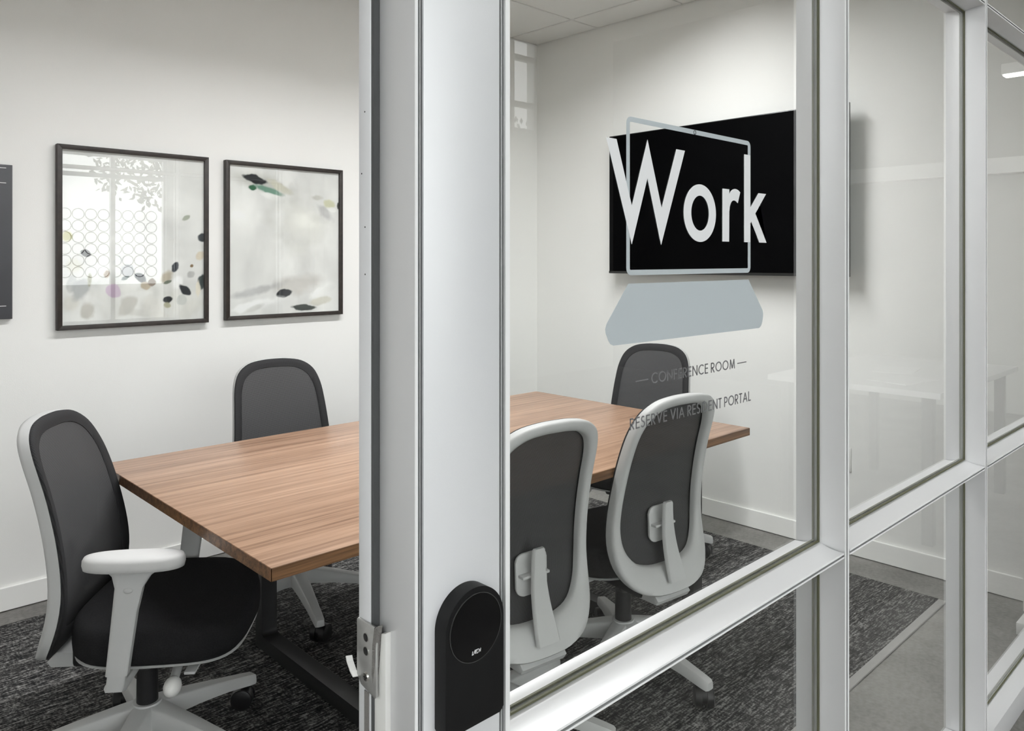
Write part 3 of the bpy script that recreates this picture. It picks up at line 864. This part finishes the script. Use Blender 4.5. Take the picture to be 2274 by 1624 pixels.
    for k in range(5):
        def sec(r, zt, hh, w):
            return [(r, -w, zt - hh), (r, -w * 0.92, zt - 0.004), (r, -w * 0.75, zt), (r, w * 0.75, zt), (r, w * 0.92, zt - 0.004), (r, w, zt - hh), (r, w * 0.6, zt - hh - 0.001), (r, -w * 0.6, zt - hh - 0.001)]
        rings_ = [sec(0.020, 0.166, 0.060, 0.030), sec(0.07, 0.157, 0.052, 0.027), sec(0.14, 0.142, 0.042, 0.024), (sec(0.24, 0.118, 0.032, 0.020)), sec(0.315, 0.100, 0.030, 0.0175), sec(0.334, 0.095, 0.028, 0.0165), sec(0.340, 0.091, 0.022, 0.013)]
        lg = obj('base_leg', loft(B(), rings_), 'grey_plastic', c, 45)
        b = B()
        ang = random.uniform(-1.2, 1.2) + (0.6 if k % 2 else -0.4)
        M = Matrix.Translation((0.318, 0, 0)) @ Matrix.Rotation(ang, 4, 'Z')
        t = bmesh.new()
        cyl(t, (0, 0, 0.055), (0, 0, 0.074), 0.008, 0.008, 12)
        for s in (-1, 1):
            cyl(t, (-0.014, 0.008 * s, 0.0335), (-0.014, 0.027 * s, 0.0335), 0.0335, 0.0315, 28)
            cyl(t, (-0.014, 0.027 * s, 0.0335), (-0.014, 0.0300 * s, 0.0335), 0.0285, 0.022, 28)
        cyl(t, (-0.014, -0.008, 0.040), (-0.014, 0.008, 0.040), 0.028, 0.028, 20)
        merge(b, t, M)
        obj('caster', b, 'black_plastic', lg, 40)
    return c

def children(o):
    return [x for x in bpy.data.objects if x.parent == o]

def place_chair(src, loc, facing, base_rot, label, copy=True, arm_drop=0.0):
    """facing / base_rot: world headings in degrees"""
    if copy:
        c = src.copy(); COL.objects.link(c)
        for ch in children(src):
            d = ch.copy(); COL.objects.link(d); d.parent = c
            for g in children(ch):
                e = g.copy(); COL.objects.link(e); e.parent = d
    else:
        c = src
    c.location = loc
    c.rotation_euler = (0, 0, R(facing - 90))
    c['label'] = label
    k = 0
    for ch in children(c):
        if ch.name.split('.')[0] == 'armrest':
            ch.location.z = -arm_drop
        if ch.name.split('.')[0] == 'base_leg':
            ch.rotation_euler = (0, 0, R(base_rot - (facing - 90) + 72 * k)); k += 1
    return c
FLOOR_Z = 0.009
chair = build_chair()
spots = [((0.738, 2.200), -38, 11, 'grey and black mesh office chair at the table end beside the doorway'),
         ((1.481, 2.765), 262, 256, 'grey and black mesh office chair behind the table, below the framed prints'),
         ((2.905, 2.190), 195, 20, 'grey and black mesh office chair at the far table end below the screen'),
         ((1.478, 1.611), 83, 300, 'grey and black mesh office chair with its back to the glass, beside the door post'),
         ((2.052, 1.606), 83, 268, 'grey and black mesh office chair with its back to the glass, under the portal lettering')]
for i, (p, f, br, lb) in enumerate(spots):
    if i: place_chair(chair, (p[0], p[1], FLOOR_Z), f, br, lb, True, 0.042 if i == 3 else 0.0)
place_chair(chair, (spots[0][0][0], spots[0][0][1], FLOOR_Z), spots[0][1], spots[0][2], spots[0][3], copy=False)

# ------------------------------------------------------------------ framed prints
def lin(c):
    c = np.asarray(c, float) / 255
    return np.where(c <= 0.04045, c / 12.92, ((c + 0.055) / 1.055) ** 2.4)

def fbm(U, V, seed, su, sv, octs=4):
    rng = np.random.RandomState(seed); out = np.zeros_like(U); amp = 1.0
    for o in range(octs):
        n = 64; g = rng.rand(n, n)
        x = U * su * 2 ** o; y = V * sv * 2 ** o
        xi = np.floor(x).astype(int); yi = np.floor(y).astype(int); fx = x - xi; fy = y - yi
        fx = fx * fx * (3 - 2 * fx); fy = fy * fy * (3 - 2 * fy)
        G = lambda a, b_: g[a % n, b_ % n]
        out += amp * ((G(xi, yi) * (1 - fx) + G(xi + 1, yi) * fx) * (1 - fy) + (G(xi, yi + 1) * (1 - fx) + G(xi + 1, yi + 1) * fx) * fy - 0.5)
        amp *= 0.5
    return out

def paint(blobs, seed, asp, nx, nz, streak):
    U, V = np.meshgrid(np.linspace(0, 1, nx), np.linspace(0, 1, nz))      # V from the top
    base = lin((226, 226, 224))
    img = np.ones((nz, nx, 3)) * base
    n1 = fbm(U, V, seed, streak[0], streak[1]); n2 = fbm(U, V, seed + 1, streak[1], streak[0])
    img *= (1 + 0.22 * n1[..., None]) * (1 + 0.10 * n2[..., None])
    wob = fbm(U, V, seed + 2, 9, 9); wob2 = fbm(U, V, seed + 3, 22, 22)
    for (u, v, ru, rv, ang, col, soft, alpha) in blobs:
        du = (U - u); dv = (V - v) * asp
        ca, sa = math.cos(R(ang)), math.sin(R(ang))
        a = (du * ca + dv * sa) / ru; b_ = (-du * sa + dv * ca) / (rv * asp)
        d = (np.abs(a) ** 1.7 + np.abs(b_) ** 1.7) ** (1 / 1.7) + 0.55 * wob + 0.3 * wob2
        k = np.clip((1.0 + soft * 0.5 - d) / max(soft, 0.02), 0, 1) * alpha
        c = lin(col) * (1 + 0.5 * n2[..., None])
        img = img * (1 - k[..., None]) + np.clip(c, 0, 1) * k[..., None]
    return np.clip(img, 0.003, 0.9)

def framed_print(x0, x1, z0, z1, blobs, seed, label, streak):
    f = thing('framed_print', label, 'picture', ((x0 + x1) / 2, YA, z0), 'framed prints on the back wall')
    yb, yf, w = YA - 0.001, YA - 0.032, 0.0185
    # four mitred bars
    for P in ([(x0, z1), (x1, z1), (x1 - w, z1 - w), (x0 + w, z1 - w)], [(x0, z0), (x1, z0), (x1 - w, z0 + w), (x0 + w, z0 + w)],
              [(x0, z0), (x0, z1), (x0 + w, z1 - w), (x0 + w, z0 + w)], [(x1, z0), (x1, z1), (x1 - w, z1 - w), (x1 - w, z0 + w)]):
        b = prism(B(), P, lambda x, z: (x, yb, z), lambda x, z: (x, yf, z), bev=0.0007)
        obj('frame_bar', b, 'frame_wood', f, 40, True)
    xi0, xi1, zi0, zi1 = x0 + w, x1 - w, z0 + w, z1 - w
    nx, nz = 210, 260
    img = paint(blobs, seed, (zi1 - zi0) / (xi1 - xi0), nx, nz, streak)
    yp = YA - 0.018
    me = bpy.data.meshes.new('print_sheet')
    X, Z = np.meshgrid(np.linspace(xi0, xi1, nx), np.linspace(zi1, zi0, nz))
    base = f.location
    co = np.stack([X - base.x, np.full_like(X, yp - base.y), Z - base.z], -1).reshape(-1, 3)
    idx = np.arange(nx * nz).reshape(nz, nx)
    fc = np.stack([idx[1:, :-1], idx[1:, 1:], idx[:-1, 1:], idx[:-1, :-1]], -1).reshape(-1, 4)
    me.from_pydata(co.tolist(), [], fc.tolist())
    ca = me.color_attributes.new('pigment', 'FLOAT_COLOR', 'POINT')
    ca.data.foreach_set('color', np.concatenate([img.reshape(-1, 3), np.ones((nx * nz, 1))], 1).astype(np.float32).ravel())
    me.materials.append(MATS['art_print'])
    s = bpy.data.objects.new('print_sheet', me); COL.objects.link(s); s.parent = f
    box_obj('print_backing', (xi0, xi1, yp + 0.001, YA - 0.002, zi0, zi1), 'black_plastic', f)
    box_obj('picture_glazing', (xi0, xi1, yf + 0.008, yf + 0.010, zi0, zi1), 'picture_glazing', f)
    return f

D1, NV, TN, GY = (38, 40, 44), (52, 56, 64), (176, 160, 135), (158, 160, 162)
blobs1 = [
 (0.30, 0.76, 0.16, 0.05, -15, (205, 206, 204), 0.8, 0.8), (0.66, 0.83, 0.14, 0.05, 20, (202, 202, 198), 0.8, 0.8), (0.90, 0.93, 0.10, 0.04, -35, (196, 195, 190), 0.6, 0.8), (0.06, 0.88, 0.06, 0.05, 40, (200, 196, 188), 0.6, 0.8),
 (0.80, 0.77, 0.05, 0.03, -50, (240, 240, 240), 0.5, 0.9), (0.47, 0.84, 0.12, 0.02, -10, (238, 238, 238), 0.5, 0.9), (0.20, 0.86, 0.10, 0.02, 25, (238, 238, 238), 0.5, 0.9), (0.55, 0.95, 0.16, 0.02, 8, (208, 206, 200), 0.6, 0.8),
 (0.38, 0.62, 0.05, 0.02, -40, (206, 208, 208), 0.6, 0.8), (0.90, 0.72, 0.03, 0.02, -40, (168, 168, 166), 0.4, 0.8), (0.06, 0.77, 0.03, 0.05, 10, (176, 178, 178), 0.5, 0.8),
 (0.50, 0.88, 0.55, 0.10, 0, (214, 213, 208), 0.9, 0.6), (0.12, 0.80, 0.05, 0.07, 20, GY, 0.5, 0.8), (0.165, 0.92, 0.06, 0.05, -40, (186, 182, 174), 0.4, 0.9),
 (0.43, 0.90, 0.07, 0.04, -60, (190, 187, 180), 0.4, 0.9), (0.83, 0.875, 0.035, 0.03, 20, (190, 192, 188), 0.3, 0.9), (0.62, 0.90, 0.08, 0.05, -20, (205, 202, 196), 0.6, 0.7),
 (0.148, 0.59, 0.038, 0.020, 25, D1, 0.25, 1), (0.525, 0.735, 0.045, 0.026, 40, NV, 0.25, 1), (0.56, 0.785, 0.035, 0.022, 20, TN, 0.3, 1), (0.61, 0.762, 0.028, 0.024, 10, (120, 98, 76), 0.3, 1),
 (0.71, 0.735, 0.055, 0.030, -45, (182, 172, 152), 0.5, 0.9), (0.72, 0.765, 0.03, 0.010, -20, (84, 96, 78), 0.4, 0.9), (0.78, 0.672, 0.024, 0.030, 25, NV, 0.25, 1), (0.855, 0.815, 0.034, 0.038, -50, (40, 43, 50), 0.2, 1),
 (0.72, 0.872, 0.036, 0.020, -15, D1, 0.25, 1), (0.715, 0.905, 0.026, 0.015, 20, (170, 168, 140), 0.4, 0.9), (0.985, 0.770, 0.040, 0.050, 20, (54, 62, 62), 0.25, 1), (0.955, 0.805, 0.022, 0.050, 0, (214, 208, 194), 0.3, 0.9),
 (0.985, 0.485, 0.030, 0.026, -50, (62, 66, 70), 0.3, 1), (0.335, 0.815, 0.050, 0.034, 25, (196, 172, 196), 0.25, 0.9), (0.435, 0.69, 0.045, 0.036, -40, (176, 178, 182), 0.35, 0.9), (0.42, 0.735, 0.032, 0.012, -25, (92, 104, 104), 0.3, 1),
 (0.29, 0.71, 0.020, 0.022, 0, (150, 130, 108), 0.35, 0.9), (0.18, 0.735, 0.014, 0.042, 5, (146, 146, 118), 0.4, 0.9), (0.036, 0.49, 0.040, 0.034, 30, (176, 172, 110), 0.5, 0.9), (0.86, 0.365, 0.030, 0.014, -30, (150, 156, 140), 0.4, 0.9),
 (0.97, 0.60, 0.035, 0.022, -35, (196, 186, 168), 0.4, 0.9), (0.905, 0.665, 0.014, 0.010, -30, (130, 108, 80), 0.3, 1), (0.23, 0.68, 0.05, 0.05, 60, (236, 236, 236), 0.4, 0.8), (0.08, 0.66, 0.05, 0.04, 10, (206, 204, 190), 0.7, 0.7)]
blobs2 = [
 (0.25, 0.10, 0.24, 0.05, 10, (188, 188, 182), 0.9, 0.7), (0.216, 0.085, 0.105, 0.026, 14, D1, 0.25, 1), (0.20, 0.145, 0.035, 0.018, 10, (40, 96, 66), 0.4, 1), (0.34, 0.155, 0.11, 0.022, 14, (96, 142, 122), 0.5, 0.9),
 (0.44, 0.125, 0.10, 0.028, 25, (214, 212, 196), 0.4, 0.95), (0.36, 0.195, 0.10, 0.018, 12, (240, 240, 238), 0.4, 0.9), (0.62, 0.38, 0.22, 0.18, 0, (214, 214, 208), 1.0, 0.7),
 (0.91, 0.225, 0.060, 0.032, 10, (206, 206, 176), 0.4, 0.95), (0.79, 0.185, 0.05, 0.022, 0, (204, 203, 196), 0.5, 0.9), (0.995, 0.235, 0.012, 0.03, 0, (48, 54, 44), 0.3, 1), (0.86, 0.285, 0.09, 0.03, 40, (186, 186, 186), 0.7, 0.8), (0.94, 0.265, 0.05, 0.018, 12, (238, 238, 236), 0.4, 0.9),
 (0.60, 0.80, 0.22, 0.055, -8, (188, 185, 180), 0.9, 0.8), (0.22, 0.84, 0.20, 0.025, -12, (180, 180, 180), 0.8, 0.8), (0.48, 0.862, 0.065, 0.026, -12, (42, 44, 48), 0.25, 1), (0.665, 0.965, 0.10, 0.020, 4, (58, 66, 62), 0.25, 1),
 (0.88, 0.84, 0.14, 0.04, -25, (240, 240, 238), 0.5, 0.9), (0.82, 0.925, 0.10, 0.025, -8, (214, 212, 200), 0.5, 0.9), (0.25, 0.93, 0.20, 0.03, -10, (240, 240, 239), 0.6, 0.9), (0.22, 0.955, 0.08, 0.02, -20, (200, 200, 196), 0.6, 0.8)]
framed_print(0.834, 1.449, 1.085, 1.841, blobs1, 11, 'dark framed abstract print scattered with small dark and lilac dabs', (3, 7))
framed_print(1.530, 2.152, 1.089, 1.838, blobs2, 23, 'dark framed pale abstract print with a dark green stroke at its top', (6, 3))

# dark board at the edge of the view
ps = thing('dark_board', 'dark grey wall board with thin white lines at the edge of the back wall', 'board', (0.40, YA, 1.14))
box_obj('board_panel', (0.12, 0.681, YA - 0.022, YA - 0.001, 1.141, 1.741), 'poster_dark', ps, bev=0.001)
for zz in (1.728, 1.670, 1.192):
    box_obj('white_line', (0.15, 0.660, YA - 0.0225, YA - 0.0221, zz - 0.0012, zz + 0.0012), 'poster_line', ps)

# ------------------------------------------------------------------ television
tv = thing('television', 'large black flat television mounted on the white side wall', 'television', (XB, 2.189, 1.29))
ty0, ty1, tz0, tz1, tx = 1.475, 2.854, 1.294, 2.088, 3.515
box_obj('television_body', (tx + 0.002, tx + 0.030, ty0, ty1, tz0, tz1), 'tv_plastic', tv, bev=0.002)
box_obj('screen', (tx, tx + 0.0022, ty0 + 0.004, ty1 - 0.004, tz0 + 0.014, tz1 - 0.005), 'screen', tv)
box_obj('wall_mount', (tx + 0.0302, XB - 0.0005, 1.95, 2.43, 1.50, 1.90), 'tv_plastic', tv)
box_obj('bottom_bezel', (tx - 0.001, tx + 0.0018, ty0, ty1, tz0 + 0.001, tz0 + 0.0135), 'tv_plastic', tv)
ol = thing('wall_outlet', 'white outlet plate low on the side wall below the television', 'outlet', (XB, 1.545, 0.38))
box_obj('cover_plate', (XB - 0.006, XB - 0.0003, 1.506, 1.584, 0.386, 0.494), 'white_plastic', ol, bev=0.001)
for zz in (0.415, 0.465):
    box_obj('socket', (XB - 0.0072, XB - 0.006, 1.530, 1.560, zz - 0.014, zz + 0.014), 'trim_paint', ol, bev=0.0005)

# ------------------------------------------------------------------ lobby around the camera (seen in the glass reflections, lights the front)
struct('wall_lobby_end', bx(B(), 8.0, 8.2, -2.1, 3.7, 0, ZL), 'lobby_end_paint')
struct('wall_lobby_reflection_dark', bx(B(), 7.9, 8.2, -5.2, -2.1, 0, ZL), 'dark_reflection_paint')  # dark wall section added to keep the glass reflection over the television dark
ww = struct_root('wall_lobby_west', (-3.5, -2.3, 0))
for q in ((-5.2, 0.63, 0.0, 1.9), (-5.2, 0.63, 3.95, ZL), (-5.2, -4.6, 1.9, 3.95), (-2.4, -2.1, 1.9, 3.95), (0.2, 0.63, 1.9, 3.95)):
    box_obj('wall_section', (-3.6, -3.4, q[0], q[1], q[2], q[3]), 'lobby_paint', ww)
for wi, (a, b_) in enumerate(((-4.6, -2.4), (-2.1, 0.2))):
    w = struct_root('window_%d' % (8 + wi), (-3.5, (a + b_) / 2, 1.9))
    for k in range(4):
        y = a + (b_ - a) * k / 3
        box_obj('window_mullion', (-3.53, -3.47, max(a, y - 0.03), min(b_, y + 0.03), 1.9, 3.95), 'aluminium', w)
    for zz in (1.9, 2.9, 3.89):
        box_obj('window_transom', (-3.525, -3.475, a, b_, zz, zz + 0.06), 'aluminium', w)
    box_obj('pane', (-3.503, -3.497, a + 0.01, b_ - 0.01, 1.92, 3.93), 'glazing', w)
struct('wall_lobby_north', bx(B(), XB + 0.12, 8.0, 2.6, 2.75, 0, ZL), 'lobby_paint')
struct('ceiling_lobby', bx(B(), -3.6, 8.2, -5.2, 3.7, ZL, ZL + 0.1), 'lobby_paint')
struct('trim_7', bx(B(), 7.86, 8.0, -2.1, 2.6, 2.14, 2.28, bev=0.004), 'trim_paint')
openings = [(-2.6, -0.2, 0.45, 3.95), (0.3, 2.3, 0.45, 3.95), (2.85, 4.32, 0.45, 3.95), (6.12, 6.52, 2.84, 3.98)]  # first two are unseen windows added to light the lobby and partition
xs_ = [-3.4] + [v for o_ in openings for v in o_[:2]] + [7.9]
wl = struct_root('wall_lobby_window_side', (2.3, -5.1, 0))
for i in range(0, len(xs_), 2):
    box_obj('pier', (xs_[i], xs_[i + 1], -5.2, -5.0, 0, ZL), 'lobby_paint', wl)
for a, b_, ZS, ZH in openings:
    box_obj('window_apron', (a, b_, -5.2, -5.0, 0, ZS), 'lobby_paint', wl)
    box_obj('window_head', (a, b_, -5.2, -5.0, ZH, ZL), 'lobby_paint', wl)
ring_src = None
for wi, (a, b_, ZS, ZH) in enumerate(openings):
    w = struct_root('window_%d' % (4 + wi), ((a + b_) / 2, -5.08, ZS))
    n = max(1, int(round((b_ - a) / 0.72)))
    for k in range(n + 1):
        x = a + (b_ - a) * k / n
        box_obj('window_mullion', (max(a, x - 0.03), min(b_, x + 0.03), -5.12, -5.05, ZS, ZH), 'aluminium', w)
    for zz in ((ZS, 2.56, 2.86, ZH - 0.06) if ZS < 1 else (ZS, 3.15, 3.69, ZH - 0.06)):
        box_obj('window_transom', (a, b_, -5.115, -5.055, zz, zz + 0.06), 'aluminium', w)
    box_obj('pane', (a + 0.01, b_ - 0.01, -5.088, -5.082, ZS + 0.02, ZH - 0.02), 'glazing', w)
    if wi == 2:
        nx_, nz_ = int((b_ - a - 0.1) / 0.165), 6
        for i in range(nx_):
            for j in range(nz_):
                if ring_src is None:
                    ro = obj('film_ring', ring(0, 0, (0.082, 0.082), (0.070, 0.070), 24, 0, 0.0006), 'film', w)
                    ring_src = ro.data
                else:
                    ro = bpy.data.objects.new('film_ring', ring_src); COL.objects.link(ro); ro.parent = w
                ro.location = (a + 0.12 + 0.165 * i - w.location.x, 0.0045, 1.20 + 0.165 * j - ZS)
# lobby linear lamps: one mirrored in the glass, two added unseen for light
for i, (x0, x1, y0, y1, z) in enumerate([(6.84, 6.96, -0.35, 1.35, 2.80), (-0.4, 2.4, -1.35, -1.23, 4.0), (3.2, 5.8, -1.75, -1.63, 4.0)]):
    lb = ['white linear pendant lamp mirrored in the end glass bay', 'unseen white linear lamp added to light the lobby in front of the doorway', 'unseen white linear lamp added to light the lobby in front of the glass bays'][i]
    lo = thing('linear_pendant_lamp', lb, 'lamp', ((x0 + x1) / 2, (y0 + y1) / 2, z), 'linear lamps')
    box_obj('lamp_housing', (x0, x1, y0, y1, z, z + 0.08), 'white_plastic', lo, bev=0.004)
    box_obj('diffuser', (x0 + 0.01, x1 - 0.01, y0 + 0.01, y1 - 0.01, z - 0.012, z - 0.0005), 'lobby_diffuser', lo)
    for t in (0.15, 0.85):
        cx_ = x0 + (x1 - x0) * t; cy_ = y0 + (y1 - y0) * t
        obj('hanger_wire', cyl(B(), (cx_, cy_, z + 0.08), (cx_, cy_, ZL), 0.003, 0.003, 8), 'steel', lo, None, True)
# white lobby desk with papers
dk = thing('lobby_desk', 'white laminate desk on dark legs mirrored in the second glass bay', 'desk', (4.55, -0.35, 0))
box_obj('desk_top', (3.95, 5.3, -0.75, 0.12, 0.715, 0.745), 'white_laminate', dk, bev=0.003)
for x in (4.0, 5.2):
    for y in (-0.7, 0.02):
        box_obj('desk_leg', (x, x + 0.05, y, y + 0.05, 0, 0.715), 'table_steel', dk, bev=0.002)
for i, (x, y, a) in enumerate([(4.25, -0.15, 12), (4.62, -0.32, -8)]):
    b = bx(B(), -0.15, 0.15, -0.105, 0.105, 0.0, 0.003)
    o = obj('paper_sheet', b, 'paper', None); o.location = (x, y, 0.7455); o.rotation_euler = (0, 0, R(a))
    tag(o, ['sheet of white paper lying near the corner of the white desk', 'sheet of white paper lying mid way along the white desk'][i], 'paper', 'papers on the white desk')

# outside: ground and a leafy tree seen through the lobby windows
struct('ground_outside', bx(B(), -45, 40, -45, 10, -0.4, -0.13), 'outside_ground')
def tree(x, y, label, seed):
    rng = random.Random(seed)
    t = thing('street_tree', label, 'tree', (x, y, -0.13), 'trees outside the lobby')
    b = cyl(B(), (x, y, -0.13), (x + 0.1, y, 2.2), 0.09, 0.06, 12)
    for k in range(5):
        a = k * 1.3
        cyl(b, (x + 0.1, y, 1.9), (x + 0.1 + 0.9 * math.cos(a), y + 0.9 * math.sin(a), 3.2 + 0.2 * k), 0.035, 0.01, 8)
    obj('trunk', b, 'bark', t, 60, True)
    V, F = [], []
    for k in range(1500):
        a, el, r = rng.uniform(0, 6.283), rng.uniform(-1, 1), rng.random() ** 0.5
        c = Vector((x + 1.5 * r * math.cos(a), y + 1.5 * r * math.sin(a), 3.3 + 1.25 * el * (1 - 0.5 * r)))
        u = Vector((rng.gauss(0, 1), rng.gauss(0, 1), rng.gauss(0, 1))).normalized() * 0.075
        v = u.orthogonal().normalized() * 0.03
        n = len(V); V += [c - u, c + v, c + u, c - v]; F.append((n, n + 1, n + 2, n + 3))
    me = bpy.data.meshes.new('foliage'); me.from_pydata([tuple(p - Vector(t.location)) for p in V], [], F); me.materials.append(MATS['leaf'])
    o = bpy.data.objects.new('foliage', me); COL.objects.link(o); o.parent = t; o['kind'] = 'stuff'
tree(5.5, -7.6, 'leafy tree outside the lobby mirrored in the first framed print', 3)
tree(10.4, -10.5, 'leafy tree outside the lobby mirrored in the glass beside the post', 5)
